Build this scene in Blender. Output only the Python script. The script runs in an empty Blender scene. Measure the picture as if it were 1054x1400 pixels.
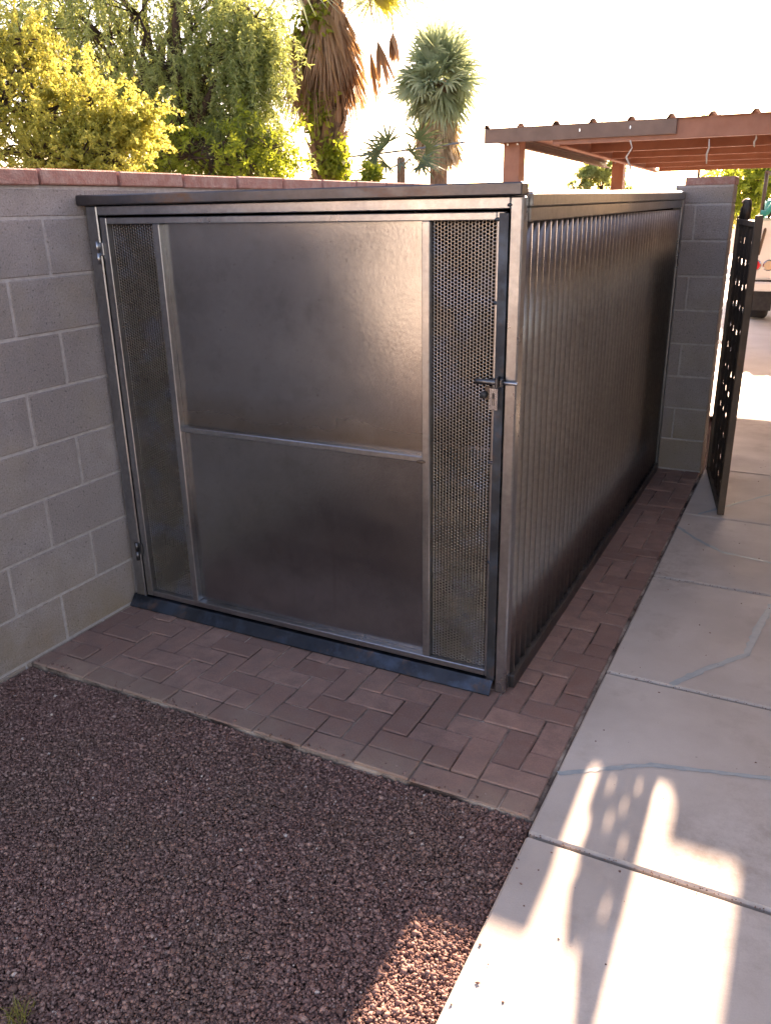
import bpy, bmesh, math, random
import numpy as np
from mathutils import Vector, Matrix
random.seed(7)
rng = np.random.default_rng(11)
PI = math.pi
S = bpy.context.scene
COL = S.collection

# ------------------------------------------------------------------ camera
CAM = Vector((2.5388, -2.4450, 1.6371))
RIGHT = Vector((0.890799, 0.454075, -0.017133))
UP = Vector((-0.142827, 0.315593, 0.938084))
FWD = Vector((-0.431368, 0.833197, -0.345984))
FPX, PW, PH = 1126.44, 1054.0, 1400.0
cam = bpy.data.cameras.new('camera')
cam.sensor_fit = 'VERTICAL'; cam.sensor_height = 24.0; cam.sensor_width = 24.0
cam.lens = FPX / PH * 24.0
cam.clip_start = 0.02; cam.clip_end = 900
camo = bpy.data.objects.new('camera', cam); COL.objects.link(camo)
m = Matrix.Identity(4)
for i in range(3):
    m[i][0] = RIGHT[i]; m[i][1] = UP[i]; m[i][2] = -FWD[i]; m[i][3] = CAM[i]
camo.matrix_world = m
cam.dof.use_dof = True; cam.dof.focus_distance = 2.9; cam.dof.aperture_fstop = 8.0
S.camera = camo

# ------------------------------------------------------------------ sky, sun, exposure
SUN_EL, SUN_AZ = math.radians(24.0), math.radians(1.7)      # sun stands ahead (+y), a touch to the left
w = bpy.data.worlds.new('World'); S.world = w; w.use_nodes = True
nt = w.node_tree; bg = nt.nodes['Background']
sky = nt.nodes.new('ShaderNodeTexSky'); sky.sky_type = 'NISHITA'; sky.sun_disc = False
sky.sun_elevation = SUN_EL; sky.sun_rotation = -SUN_AZ
sky.altitude = 350; sky.air_density = 1.0; sky.dust_density = 1.6; sky.ozone_density = 1.0
nt.links.new(sky.outputs[0], bg.inputs[0]); bg.inputs[1].default_value = 0.10
sl = bpy.data.lights.new('sun', 'SUN'); sl.energy = 5.0; sl.angle = math.radians(0.53); sl.color = (1.0, 0.90, 0.76)
so = bpy.data.objects.new('sun', sl); COL.objects.link(so)
travel = Vector((math.sin(SUN_AZ) * math.cos(SUN_EL), -math.cos(SUN_AZ) * math.cos(SUN_EL), -math.sin(SUN_EL)))
so.rotation_euler = travel.to_track_quat('-Z', 'Y').to_euler(); so.location = (0, 30, 14)
S.view_settings.view_transform = 'Standard'; S.view_settings.look = 'None'
S.view_settings.exposure = 2.62; S.view_settings.gamma = 1.0
S.view_settings.use_white_balance = True; S.view_settings.white_balance_temperature = 8450; S.view_settings.white_balance_tint = 27
S.cycles.use_denoising = True
S.cycles.max_bounces = 7; S.cycles.diffuse_bounces = 4; S.cycles.glossy_bounces = 3; S.cycles.transmission_bounces = 4
S.cycles.use_adaptive_sampling = True; S.cycles.adaptive_threshold = .02
S.cycles.sample_clamp_indirect = 6.0

# ------------------------------------------------------------------ helpers
def at(u, v, dist):
    """point seen at photo position (u, v), `dist` metres away over the ground"""
    d = RIGHT * ((u - PW/2)/FPX) + UP * (-(v - PH/2)/FPX) + FWD
    return CAM + d * (dist / math.hypot(d.x, d.y))
def link(o, parent=None):
    COL.objects.link(o)
    if parent: o.parent = parent
    return o
def empty(name, loc=(0, 0, 0), label=None, cat=None, group=None, kind=None, rz=0):
    o = bpy.data.objects.new(name, None); o.location = loc; o.rotation_euler = (0, 0, rz)
    o.empty_display_size = .1
    link(o); tag(o, label, cat, group, kind); return o
def tag(o, label=None, cat=None, group=None, kind=None):
    if label: o['label'] = label
    if cat: o['category'] = cat
    if group: o['group'] = group
    if kind: o['kind'] = kind
    return o
def mesh_obj(name, verts, faces, mat, parent=None, smooth=False, attr=None):
    me = bpy.data.meshes.new(name)
    if isinstance(verts, np.ndarray):
        nv = len(verts); F = np.asarray(faces); nf, k = F.shape
        me.vertices.add(nv); me.vertices.foreach_set('co', verts.astype(np.float32).ravel())
        me.loops.add(nf*k); me.loops.foreach_set('vertex_index', F.astype(np.int32).ravel())
        me.polygons.add(nf); me.polygons.foreach_set('loop_start', np.arange(0, nf*k, k, dtype=np.int32))
        me.polygons.foreach_set('loop_total', np.full(nf, k, dtype=np.int32))
        me.update(calc_edges=True)
    else:
        me.from_pydata([tuple(v) for v in verts], [], faces); me.update()
    if attr is not None:
        a = me.attributes.new('tone', 'FLOAT', 'FACE'); a.data.foreach_set('value', np.asarray(attr, dtype=np.float32))
    if smooth: me.polygons.foreach_set('use_smooth', np.ones(len(me.polygons), dtype=bool))
    if mat: me.materials.append(mat)
    return link(bpy.data.objects.new(name, me), parent)
def bm_obj(name, bm, mat, parent=None, smooth=False):
    me = bpy.data.meshes.new(name); bm.to_mesh(me); bm.free()
    if smooth:
        for p in me.polygons: p.use_smooth = True
    me.materials.append(mat)
    return link(bpy.data.objects.new(name, me), parent)
def bm_hex(bm, c, bevel=0):
    """box from 8 corners: z0 (4, counter-clockwise) then z1 (4)"""
    vs = [bm.verts.new(p) for p in c]
    fs = [bm.faces.new([vs[i] for i in f]) for f in ((3,2,1,0),(4,5,6,7),(0,1,5,4),(1,2,6,5),(2,3,7,6),(3,0,4,7))]
    if bevel:
        es = list({e for f in fs for e in f.edges})
        bmesh.ops.bevel(bm, geom=es, offset=bevel, segments=1, affect='EDGES', clamp_overlap=True)
def bm_box(bm, x0, x1, y0, y1, z0, z1, bevel=0):
    bm_hex(bm, [(x0,y0,z0),(x1,y0,z0),(x1,y1,z0),(x0,y1,z0),(x0,y0,z1),(x1,y0,z1),(x1,y1,z1),(x0,y1,z1)], bevel)
def box(name, x0, x1, y0, y1, z0, z1, mat, parent=None, bevel=0.002):
    bm = bmesh.new(); bm_box(bm, x0, x1, y0, y1, z0, z1, bevel); return bm_obj(name, bm, mat, parent)
_cache = {}
def cached_box(name, sx, sy, sz, bevel, mat, loc, parent, rot=(0,0,0), seg=2):
    k = (name, round(sx,3), round(sy,3), round(sz,3), bevel, mat.name)
    if k not in _cache:
        bm = bmesh.new(); bmesh.ops.create_cube(bm, size=1)
        bmesh.ops.scale(bm, vec=(sx, sy, sz), verts=bm.verts)
        bmesh.ops.bevel(bm, geom=list(bm.edges), offset=bevel, segments=1, affect='EDGES')
        me = bpy.data.meshes.new(name); bm.to_mesh(me); bm.free(); me.materials.append(mat); _cache[k] = me
    o = bpy.data.objects.new(name, _cache[k]); o.location = loc; o.rotation_euler = rot
    return link(o, parent)
def tube_data(path, radii, n=8, cap=True):
    path = [Vector(p) for p in path]; V = []; F = []
    for i, p in enumerate(path):
        t = (path[min(i+1, len(path)-1)] - path[max(i-1, 0)]).normalized()
        a = Vector((0,0,1)) if abs(t.z) < .9 else Vector((1,0,0))
        s = t.cross(a).normalized(); q = s.cross(t)
        for k in range(n):
            an = 2*PI*k/n; V.append(p + (s*math.cos(an) + q*math.sin(an)) * radii[i])
    for i in range(len(path)-1):
        for k in range(n):
            F.append((i*n+k, i*n+(k+1) % n, (i+1)*n+(k+1) % n, (i+1)*n+k))
    if cap:
        F.append(tuple(range(n-1, -1, -1))); F.append(tuple((len(path)-1)*n + k for k in range(n)))
    return V, F
class MB:
    def __init__(s): s.V = []; s.F = []
    def add(s, V, F):
        b = len(s.V); s.V += list(V); s.F += [tuple(i+b for i in f) for f in F]
    def tube(s, path, radii, n=8): s.add(*tube_data(path, radii, n))
    def build(s, name, mat, parent=None, smooth=True): return mesh_obj(name, s.V, s.F, mat, parent, smooth)
def tube(name, path, radii, mat, parent=None, n=8):
    V, F = tube_data(path, radii if hasattr(radii, '__len__') else [radii]*len(path), n)
    return mesh_obj(name, V, F, mat, parent, True)

# ------------------------------------------------------------------ materials
class N:
    """tiny node-tree builder around one Principled BSDF"""
    def __init__(s, name):
        s.m = bpy.data.materials.new(name); s.m.use_nodes = True; s.t = s.m.node_tree
        s.b = s.t.nodes['Principled BSDF']; s.out = s.t.nodes['Material Output']
    def n(s, typ, **kw):
        x = s.t.nodes.new(typ)
        for k, v in kw.items():
            if k.startswith('i_'): x.inputs[k[2:].replace('_', ' ')].default_value = v
            else: setattr(x, k, v)
        return x
    def l(s, a, b): s.t.links.new(a, b)
    def coord(s, scale=(1,1,1), kind='Object'):
        tc = s.n('ShaderNodeTexCoord'); mp = s.n('ShaderNodeMapping'); mp.inputs['Scale'].default_value = scale
        s.l(tc.outputs[kind], mp.inputs[0]); return mp.outputs[0]
    def world(s, scale=(1,1,1)):
        g = s.n('ShaderNodeNewGeometry'); mp = s.n('ShaderNodeMapping'); mp.inputs['Scale'].default_value = scale
        s.l(g.outputs['Position'], mp.inputs[0]); return mp.outputs[0]
    def noise(s, vec, scale, detail=4, rough=.55, lo=.35, hi=.65, dist=0):
        t = s.n('ShaderNodeTexNoise'); s.l(vec, t.inputs['Vector'])
        t.inputs['Scale'].default_value = scale; t.inputs['Detail'].default_value = detail
        t.inputs['Roughness'].default_value = rough; t.inputs['Distortion'].default_value = dist
        r = s.n('ShaderNodeMapRange'); r.inputs[1].default_value = lo; r.inputs[2].default_value = hi
        s.l(t.outputs['Fac'], r.inputs[0]); return r.outputs[0]
    def mix(s, f, a, b, mode='MIX'):
        x = s.n('ShaderNodeMix', data_type='RGBA', blend_type=mode)
        for sock, v in ((x.inputs[0], f), (x.inputs[6], a), (x.inputs[7], b)):
            if hasattr(v, 'links'): s.l(v, sock)
            elif isinstance(v, (tuple, list)): sock.default_value = (*v, 1)
            else: sock.default_value = v
        return x.outputs[2]
    def math(s, op, a, b=0):
        x = s.n('ShaderNodeMath', operation=op)
        for sock, v in ((x.inputs[0], a), (x.inputs[1], b)):
            if hasattr(v, 'links'): s.l(v, sock)
            else: sock.default_value = v
        return x.outputs[0]
    def rng(s, v, lo, hi):
        r = s.n('ShaderNodeMapRange'); s.l(v, r.inputs[0]); r.inputs[3].default_value = lo; r.inputs[4].default_value = hi
        return r.outputs[0]
    def rand(s): return s.n('ShaderNodeObjectInfo').outputs['Random']
    def tone(s):
        a = s.n('ShaderNodeAttribute'); a.attribute_name = 'tone'; return a.outputs['Fac']
    def bump(s, h, strength, dist=.01):
        b = s.n('ShaderNodeBump'); b.inputs['Strength'].default_value = strength; b.inputs['Distance'].default_value = dist
        s.l(h, b.inputs['Height']); s.l(b.outputs[0], s.b.inputs['Normal'])
    def set(s, color=None, rough=None, metal=None, spec=None):
        for nm, v in (('Base Color', color), ('Roughness', rough), ('Metallic', metal), ('Specular IOR Level', spec)):
            if v is None: continue
            if hasattr(v, 'links'): s.l(v, s.b.inputs[nm])
            elif isinstance(v, (tuple, list)): s.b.inputs[nm].default_value = (*v, 1)
            else: s.b.inputs[nm].default_value = v
        return s.m

def mat_block():
    q = N('concrete_block'); p = q.world()
    c = q.mix(q.rand(), (.38,.318,.31), (.59,.525,.515))
    c = q.mix(q.noise(p, 9, 5), c, (.36,.31,.298), 'MIX'); 
    c2 = q.mix(q.noise(p, 1.3, 3), (.38,.325,.31), (.51,.455,.44)); c = q.mix(.55, c, c2)
    c = q.mix(q.noise(p, 160, 3, .7, .3, .75), q.mix(.5, c, (.13,.12,.115)), c)
    pits = q.noise(p, 80, 2, .5, .27, .38); c = q.mix(pits, q.mix(.55, c, (.10,.09,.085)), c)
    # soil splash that rises from the foot of the wall
    sep = q.n('ShaderNodeSeparateXYZ'); q.l(p, sep.inputs[0])
    h = q.math('SUBTRACT', 1.0, q.math('MULTIPLY', sep.outputs[2], 2.2))
    d = q.math('MULTIPLY', h, q.noise(p, 3.5, 4, .6, .25, .8)); d = q.math('MINIMUM', q.math('MAXIMUM', d, 0), .85)
    c = q.mix(d, c, (.30,.215,.135))
    st = q.noise(p, 2.6, 5, .6, .50, .70); c = q.mix(q.math('MULTIPLY', st, .42), c, (.33,.26,.17))
    q.bump(q.noise(p, 110, 5, .75, .2, .8), .9, .006)
    return q.set(c, .93, spec=.25)
def mat_mortar():
    q = N('mortar'); p = q.world()
    c = q.mix(q.noise(p, 40, 4), (.385,.345,.33), (.475,.435,.42)); q.bump(q.noise(p, 200, 3), .5, .003)
    return q.set(c, .95, spec=.2)
def mat_cap():
    q = N('cap_brick_clay'); p = q.world()
    c = q.mix(q.rand(), (.34,.15,.125), (.45,.235,.20)); c = q.mix(q.noise(p, 22, 5, .65, .4, .8), c, (.50,.36,.32))
    c = q.mix(q.noise(p, 120, 3, .6, .3, .7), q.mix(.4, c, (.2,.12,.1)), c); q.bump(q.noise(p, 120, 4), .5, .003)
    return q.set(c, .9, spec=.25)
def mat_paver():
    q = N('clay_paver'); p = q.world()
    c = q.mix(q.rand(), (.24,.125,.10), (.44,.26,.21))
    c = q.mix(q.noise(p, 14, 5, .6), c, (.27,.165,.14)); c = q.mix(q.noise(p, 220, 3, .7, .3, .7), q.mix(.45, c, (.12,.075,.07)), c)
    g = q.n('ShaderNodeNewGeometry'); sep = q.n('ShaderNodeSeparateXYZ'); q.l(p, sep.inputs[0])
    # sand dust tracked on near the open front edge
    e = q.math('SUBTRACT', 1.0, q.math('MULTIPLY', q.math('ADD', sep.outputs[1], .56), 5.0))
    e = q.math('MINIMUM', q.math('MAXIMUM', e, 0.12), 1.0)
    dust = q.math('MULTIPLY', e, q.noise(p, 5, 5, .65, .25, .7)); c = q.mix(q.math('MULTIPLY', dust, .7), c, (.36,.27,.205))
    scf = q.noise(q.world((6, 14, 6)), 3, 6, .7, .62, .72); c = q.mix(q.math('MULTIPLY', scf, .35), c, (.46,.38,.34))
    q.bump(q.noise(p, 170, 4, .7), .5, .003)
    return q.set(c, q.rng(q.noise(p, 12), .62, .85), spec=.35)
def mat_sand():
    q = N('joint_sand'); p = q.world()
    c = q.mix(q.noise(p, 5, 5, .65, .42, .62), (.085,.06,.052), (.50,.41,.35)); q.bump(q.noise(p, 300, 3), .7, .004)
    return q.set(c, .95, spec=.1)
def mat_concrete(name, a, b, dirt=.3):
    q = N(name); p = q.world()
    c = q.mix(q.noise(p, 1.6, 6, .6), a, b); c = q.mix(q.math('MULTIPLY', q.rand(), .18), c, (.52,.465,.425))
    c = q.mix(q.noise(p, 260, 3, .7, .25, .75), q.mix(.22, c, (.25,.22,.2)), c)
    s1 = q.noise(p, 3.3, 7, .68, .55, .78); c = q.mix(q.math('MULTIPLY', s1, dirt), c, (.30,.245,.20))
    s3 = q.math('MULTIPLY', q.noise(p, 1.1, 2, .5, .52, .7), q.noise(q.world((1, 1, 1)), 16, 6, .75, .42, .7)); c = q.mix(q.math('MULTIPLY', s3, dirt), c, (.25,.19,.15))
    s2 = q.noise(p, 28, 3, .5, .72, .80); c = q.mix(q.math('MULTIPLY', s2, .5), c, (.22,.19,.17))
    q.bump(q.noise(p, 180, 4, .7), .12, .002)
    return q.set(c, q.rng(q.noise(p, 4), .62, .82), spec=.3)
def mat_gravel():
    q = N('crushed_gravel'); t = q.tone(); p = q.world()
    r = q.n('ShaderNodeValToRGB'); q.l(t, r.inputs[0])
    els = [(0,(.115,.058,.049)),(.3,(.24,.132,.112)),(.55,(.33,.192,.162)),(.8,(.43,.272,.23)),(.94,(.50,.36,.31)),(1,(.66,.55,.48))]
    r.color_ramp.elements[0].color = (*els[0][1], 1); r.color_ramp.elements[1].color = (*els[-1][1], 1)
    for pos, c in els[1:-1]: e = r.color_ramp.elements.new(pos); e.color = (*c, 1)
    c = q.mix(q.noise(p, 350, 3), q.mix(.35, r.outputs[0], (.05,.035,.035)), r.outputs[0])
    q_ = q.noise(p, 2.2, 4, .6, .45, .7); c = q.mix(q.math('MULTIPLY', q_, .35), c, (.16,.125,.085))
    return q.set(c, .88, spec=.25)
def mat_soil():
    q = N('soil'); p = q.world()
    c = q.mix(q.noise(p, 4, 6), (.15,.092,.08), (.24,.16,.135)); c = q.mix(q.noise(p, 90, 3, .7, .3, .7), q.mix(.5, c, (.05,.035,.03)), c)
    q.bump(q.noise(p, 90, 4), .8, .02); return q.set(c, .95, spec=.15)

def steel(name, a, b, rough=(.28,.45), stretch=(1,1,1), tint=None, tint_amt=.5, rust=.0, spots=0., metal=1.0, fine=1.0, bump=.05):
    q = N(name); p = q.world(stretch); p1 = q.world()
    c = q.mix(q.noise(p, 5, 6, .62, .3, .7), a, b)
    c = q.mix(q.noise(p1, 45*fine, 4, .65, .35, .7), q.mix(.25, c, (.05,.045,.04)), c)
    if tint:
        tt = q.noise(p1, 7, 5, .65, .48, .66); c = q.mix(q.math('MULTIPLY', tt, tint_amt), c, tint)
    ru = q.noise(p, 11, 7, .72, .56, .74); rf = q.math('MULTIPLY', ru, rust)
    c = q.mix(rf, c, (.20,.085,.03))
    if spots:
        v = q.n('ShaderNodeTexVoronoi', feature='F1'); q.l(p1, v.inputs['Vector']); v.inputs['Scale'].default_value = 26
        sp = q.n('ShaderNodeMapRange'); sp.inputs[1].default_value = .10; sp.inputs[2].default_value = .045
        q.l(v.outputs['Distance'], sp.inputs[0]); c = q.mix(q.math('MULTIPLY', sp.outputs[0], spots), c, (.07,.055,.045))
    r = q.rng(q.noise(p, 6, 6, .65, .25, .75), *rough); r = q.math('ADD', r, q.math('MULTIPLY', rf, .35))
    if bump: q.bump(q.noise(p1, 60, 4, .6, .2, .8), bump, .003)
    return q.set(c, r, q.math('SUBTRACT', metal, q.math('MULTIPLY', rf, .6)) if rust else metal)

def mat_panel():
    q = N('mill_steel_sheet'); p = q.world(); g = q.world((1, 1, 40)); sc = q.world((2.2, 1, 1))
    c = q.mix(q.noise(p, 2.2, 5, .6, .3, .7), (.305,.318,.338), (.38,.394,.415))
    c = q.mix(q.noise(p, 30, 5, .65, .3, .7), q.mix(.12, c, (.12,.11,.10)), c)                       # rolling grain
    c = q.mix(q.math('MULTIPLY', q.noise(p, 90, 3, .6, .66, .74), .55), c, (.09,.07,.06))         # specks
    c = q.mix(q.math('MULTIPLY', q.noise(p, 6.5, 6, .68, .5, .68), .30), c, (.17,.165,.165))      # darker mill-scale islands
    drip = q.noise(q.world((22, 1, 1.2)), 1.0, 4, .6, .63, .74); c = q.mix(q.math('MULTIPLY', drip, .22), c, (.20,.16,.13))
    # brown heat and water stain above the middle rail
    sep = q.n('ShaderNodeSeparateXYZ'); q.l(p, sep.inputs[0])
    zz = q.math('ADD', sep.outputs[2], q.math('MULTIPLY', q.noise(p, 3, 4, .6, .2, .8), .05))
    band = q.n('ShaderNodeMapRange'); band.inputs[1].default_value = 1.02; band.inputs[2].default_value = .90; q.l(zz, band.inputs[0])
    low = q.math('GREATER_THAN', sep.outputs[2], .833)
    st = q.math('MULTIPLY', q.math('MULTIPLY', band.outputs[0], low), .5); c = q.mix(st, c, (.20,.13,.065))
    # wiped streaks and scratches
    tc = q.n('ShaderNodeMapping'); tc.inputs['Rotation'].default_value = (0, .9, 0); tc.inputs['Scale'].default_value = (1, 1, 4); q.l(p, tc.inputs[0])
    wipe = q.noise(tc.outputs[0], 1.6, 2, .5, .42, .8)
    c = q.mix(q.math('MULTIPLY', wipe, .16), c, (.45,.44,.43)); 
    rr = q.rng(q.noise(p, 5, 4, .55, .25, .75), .215, .245); rr = q.math('ADD', rr, q.math('MULTIPLY', st, .12)); rr = q.math('ADD', rr, q.math('MULTIPLY', wipe, .04))
    q.bump(q.noise(p, 75, 4, .6, .25, .75), .06, .003)
    return q.set(c, rr, 1.0)
def mat_plain(name, a, b=None, rough=.6, scale=8, metal=0, spec=.4, grime=0):
    q = N(name); p = q.world(); b = b or a
    c = q.mix(q.noise(p, scale, 5, .6), a, b)
    if grime: c = q.mix(q.math('MULTIPLY', q.noise(p, scale*2.3, 6, .7, .5, .75), grime), c, (.09,.07,.055))
    return q.set(c, rough, metal, spec)
def mat_leaf(name, dark, light, trans, amt=.5):
    q = N(name); t = q.tone()
    c = q.mix(t, dark, light); q.set(c, .55, 0, .3)
    tr = q.n('ShaderNodeBsdfTranslucent'); q.l(q.mix(t, tuple(x*.7 for x in trans), trans), tr.inputs[0])
    mx = q.n('ShaderNodeMixShader'); mx.inputs[0].default_value = amt
    q.l(q.b.outputs[0], mx.inputs[1]); q.l(tr.outputs[0], mx.inputs[2]); q.l(mx.outputs[0], q.out.inputs[0]); return q.m
def mat_bark(name, a, b):
    q = N(name); p = q.coord((1,1,.25))
    c = q.mix(q.noise(p, 22, 6, .7), a, b); q.bump(q.noise(p, 30, 5, .7), .8, .03); return q.set(c, .9, spec=.2)

BLOCK, MORTAR, CAP, PAVER, SAND = mat_block(), mat_mortar(), mat_cap(), mat_paver(), mat_sand()
CONC = mat_concrete('path_concrete', (.43,.375,.33), (.60,.545,.495), .6)
DRIVE = mat_concrete('driveway_concrete', (.56,.54,.52), (.64,.615,.595), .2)
GRAVEL, SOIL = mat_gravel(), mat_soil()
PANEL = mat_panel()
FRAME = steel('welded_steel_tube', (.36,.375,.40), (.50,.515,.545), (.24,.38), (1,1,.6), (.30,.30,.33), .4, .12)
LIDM = steel('weathered_lid_steel', (.09,.085,.09), (.16,.15,.155), (.32,.5), (.4,1,1), (.11,.12,.14), .6, .7)
BLUED = steel('blued_scale_steel', (.028,.036,.05), (.075,.088,.108), (.40,.6), (1,1,1), (.10,.14,.20), .6, .6)
CORR = steel('corrugated_steel', (.335,.325,.315), (.41,.40,.39), (.28,.38), (1,1,.4), (.34,.33,.33), .25, .0, bump=.0)
MESHM = steel('perforated_steel', (.22,.195,.17), (.36,.32,.28), (.22,.34), (1,1,1), (.26,.34,.52), .35, .35)
DARKST = steel('dark_oiled_steel', (.10,.10,.105), (.17,.17,.18), (.3,.5), rust=.1)
ZINC = steel('zinc_plate', (.30,.37,.47), (.46,.53,.62), (.16,.28), rust=0)
STRIPM = steel('bright_strip_metal', (.66,.66,.66), (.8,.8,.79), (.3,.45), rust=0)
GATEM = steel('rusted_black_plate', (.035,.028,.024), (.075,.055,.042), (.45,.7), rust=.5, metal=.5, tint=(.12,.065,.035), tint_amt=.6)
GATEF = steel('rusted_angle_iron', (.09,.065,.048), (.17,.115,.08), (.5,.75), rust=.6, metal=.4)
REDP = mat_plain('red_oxide_paint', (.31,.12,.068), (.385,.165,.105), .55, 5, grime=.2)
BROWNP = mat_plain('brown_trim_paint', (.16,.095,.072), (.21,.13,.10), .5, 6, grime=.2)
ROOFM = mat_plain('rusty_roof_sheet', (.33,.16,.12), (.42,.24,.19), .6, 4, grime=.3)
HOUSEP = mat_plain('brown_house_paint', (.36,.30,.245), (.42,.35,.29), .85, 5, spec=.2)
STUCCO = mat_plain('pale_stucco', (.62,.56,.48), (.70,.64,.56), .9, 6, spec=.2)
SOFFIT = mat_plain('painted_soffit', (.42,.33,.25), (.48,.38,.30), .7, 5)
WHITEP = mat_plain('white_vehicle_paint', (.76,.75,.72), (.80,.79,.76), .3, 3, spec=.5)
RUBBER = mat_plain('tyre_rubber', (.018,.018,.018), (.03,.03,.03), .85, 20)
BLACKP = mat_plain('black_plastic', (.02,.02,.022), (.035,.035,.035), .5, 20)
REDL = mat_plain('red_lens', (.55,.02,.03), (.6,.03,.04), .15, 4)
AMBL = mat_plain('clear_amber_lens', (.60,.45,.30), (.66,.5,.34), .15, 4)
CHROME = steel('bright_rim', (.75,.75,.75), (.8,.8,.8), (.1,.2), rust=0)
GLASS = mat_plain('tinted_glass', (.03,.035,.04), (.04,.045,.05), .06, 3, spec=.8)
TEAL = mat_plain('teal_tarp', (.02,.32,.22), (.03,.40,.28), .6, 12)
FILLER = mat_plain('grey_blue_crack_sealant', (.26,.32,.345), (.325,.38,.40), .55, 30)
ROPE = mat_plain('frayed_rope', (.45,.40,.34), (.6,.55,.48), .9, 40)
CABLE = mat_plain('cable_jacket', (.10,.12,.14), (.12,.14,.16), .6, 10)
L_YEL = mat_leaf('golden_leaf', (.17,.185,.035), (.55,.50,.14), (.72,.68,.15), .52)
L_PEP = mat_leaf('pepper_leaf', (.14,.18,.075), (.32,.37,.18), (.54,.60,.17), .54)
L_LIME = mat_leaf('lime_leaf', (.10,.14,.02), (.26,.30,.05), (.45,.52,.05), .5)
L_PALM = mat_leaf('palm_blade', (.18,.235,.15), (.36,.43,.29), (.48,.56,.30), .45)
L_DPALM = mat_leaf('dark_palm_blade', (.045,.075,.04), (.11,.16,.085), (.16,.22,.08), .25)
L_DEAD = mat_leaf('dead_palm_blade', (.22,.12,.065), (.42,.27,.165), (.46,.25,.10), .35)
L_TAN = mat_leaf('straw_palm_blade', (.35,.25,.15), (.55,.43,.28), (.5,.35,.16), .35)
L_GRASS = mat_leaf('grass_blade', (.12,.12,.03), (.30,.27,.08), (.3,.3,.06), .3)
BARK = mat_bark('dark_bark', (.055,.035,.025), (.14,.09,.065))
PBARK = mat_bark('palm_bark', (.14,.085,.055), (.33,.22,.15))
PBOOT = mat_leaf('palm_boot', (.12,.07,.04), (.36,.22,.13), (.2,.1,.04), .12)

# ------------------------------------------------------------------ ground, pavement, path, driveway
g = mesh_obj('ground', [(-400,-400,-.05),(400,-400,-.05),(400,400,-.05),(-400,400,-.05)], [(0,1,2,3)], SOIL)
tag(g, 'bare brown soil stretching away beyond the yard', kind='structure')

# crushed stone: uncountable
def make_gravel():
    bv = np.array([(1,0,0),(-1,0,0),(0,1,0),(0,-1,0),(0,0,1),(0,0,-1)], float)
    bf = np.array([(0,2,4),(2,1,4),(1,3,4),(3,0,4),(2,0,5),(1,2,5),(3,1,5),(0,3,5)])
    X0, X1, Y0, Y1 = .004, 2.022, -1.98, -.580
    n = 330000
    px = rng.uniform(X0, X1, n); py = rng.uniform(Y0, Y1, n)
    near = (py > -.725 - .815*px - .22) & (py > -1.69 + .49*(px-1.19) - .22)      # the rest of the yard lies out of sight
    px, py = px[near][:205000], py[near][:205000]; n = len(px)
    pz = -.030 + rng.uniform(0, 1, n) * .014 + .005*np.sin(px*5+1)*np.cos(py*6)
    ns = 90                                                       # strays kicked onto the border pavers and the slab edge
    px[:ns] = rng.uniform(X0, X1, ns); py[:ns] = -.575 + np.abs(rng.normal(0, .022, ns)); pz[:ns] = .001
    px[ns:ns+60] = 2.03 + np.abs(rng.normal(0, .03, 60)); py[ns:ns+60] = rng.uniform(-1.9, -.6, 60); pz[ns:ns+60] = np.where(np.arange(60) < 14, .0025, -.03)
    r = np.clip(rng.lognormal(math.log(.0034), .40, n), .0017, .0105)
    sc = np.stack([r*rng.uniform(.9,1.5,n), r*rng.uniform(.75,1.2,n), r*rng.uniform(.5,.9,n)], 1)
    v = bv[None]*(1 + rng.uniform(-.35, .35, (n, len(bv), 3))) * sc[:, None, :]
    a = rng.uniform(0, 2*PI, n); t = rng.normal(0, .45, n); t2 = rng.normal(0, .45, n)
    def rot(v, ang, i, j):
        c, s = np.cos(ang)[:, None], np.sin(ang)[:, None]; vi = v[..., i]*c - v[..., j]*s; vj = v[..., i]*s + v[..., j]*c
        v = v.copy(); v[..., i] = vi; v[..., j] = vj; return v
    v = rot(rot(rot(v, t, 0, 2), t2, 1, 2), a, 0, 1)
    v += np.stack([px, py, pz], 1)[:, None, :]
    F = bf[None] + (np.arange(n)*len(bv))[:, None, None]
    tone = np.repeat(np.clip(rng.beta(2.2, 3.2, n) + (rng.random(n) > .985)*.4, 0, 1), len(bf))
    o = mesh_obj('gravel', v.reshape(-1, 3), F.reshape(-1, 3), GRAVEL, attr=tone)
    tag(o, 'dark purplish crushed gravel filling the yard before the shed', 'gravel', kind='stuff')
make_gravel()
far_g = mesh_obj('gravel_bed', [(-.0,-9,-.034),(2.026,-9,-.034),(2.026,-.58,-.034),(-.0,-.58,-.034)], [(0,1,2,3)], SOIL)
tag(far_g, 'dark gravel bed under the loose stones', kind='structure')

pave = mesh_obj('pavement', [(0,-.575,-.008),(2.026,-.575,-.008),(2.026,3.0,-.008),(0,3.0,-.008),
                             (0,-.575,-.06),(2.026,-.575,-.06)], [(0,1,2,3),(4,5,1,0)], SAND)
tag(pave, 'brick red paver apron and strip laid in herringbone round the shed', kind='structure')
PT = .0968; PX1 = 2.017; PY0 = -.575
def paver(xa, xb, ya, yb):
    if xb - xa < .02 or yb - ya < .02: return
    gp = .0048
    cached_box('paver', xb-xa-gp, yb-ya-gp, .05, .0035, PAVER, ((xa+xb)/2+random.uniform(-.001,.001), (ya+yb)/2+random.uniform(-.001,.001), -.0265+random.uniform(-.003,.003)),
               pave, (random.uniform(-.011,.011), random.uniform(-.010,.010), random.uniform(-.010,.010)))
x = PX1                                             # border row of stretchers, the corner one cut in two
paver(PX1-PT, PX1, PY0, PY0+PT); paver(PX1-2*PT, PX1-PT, PY0, PY0+PT); x = PX1-2*PT
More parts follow.
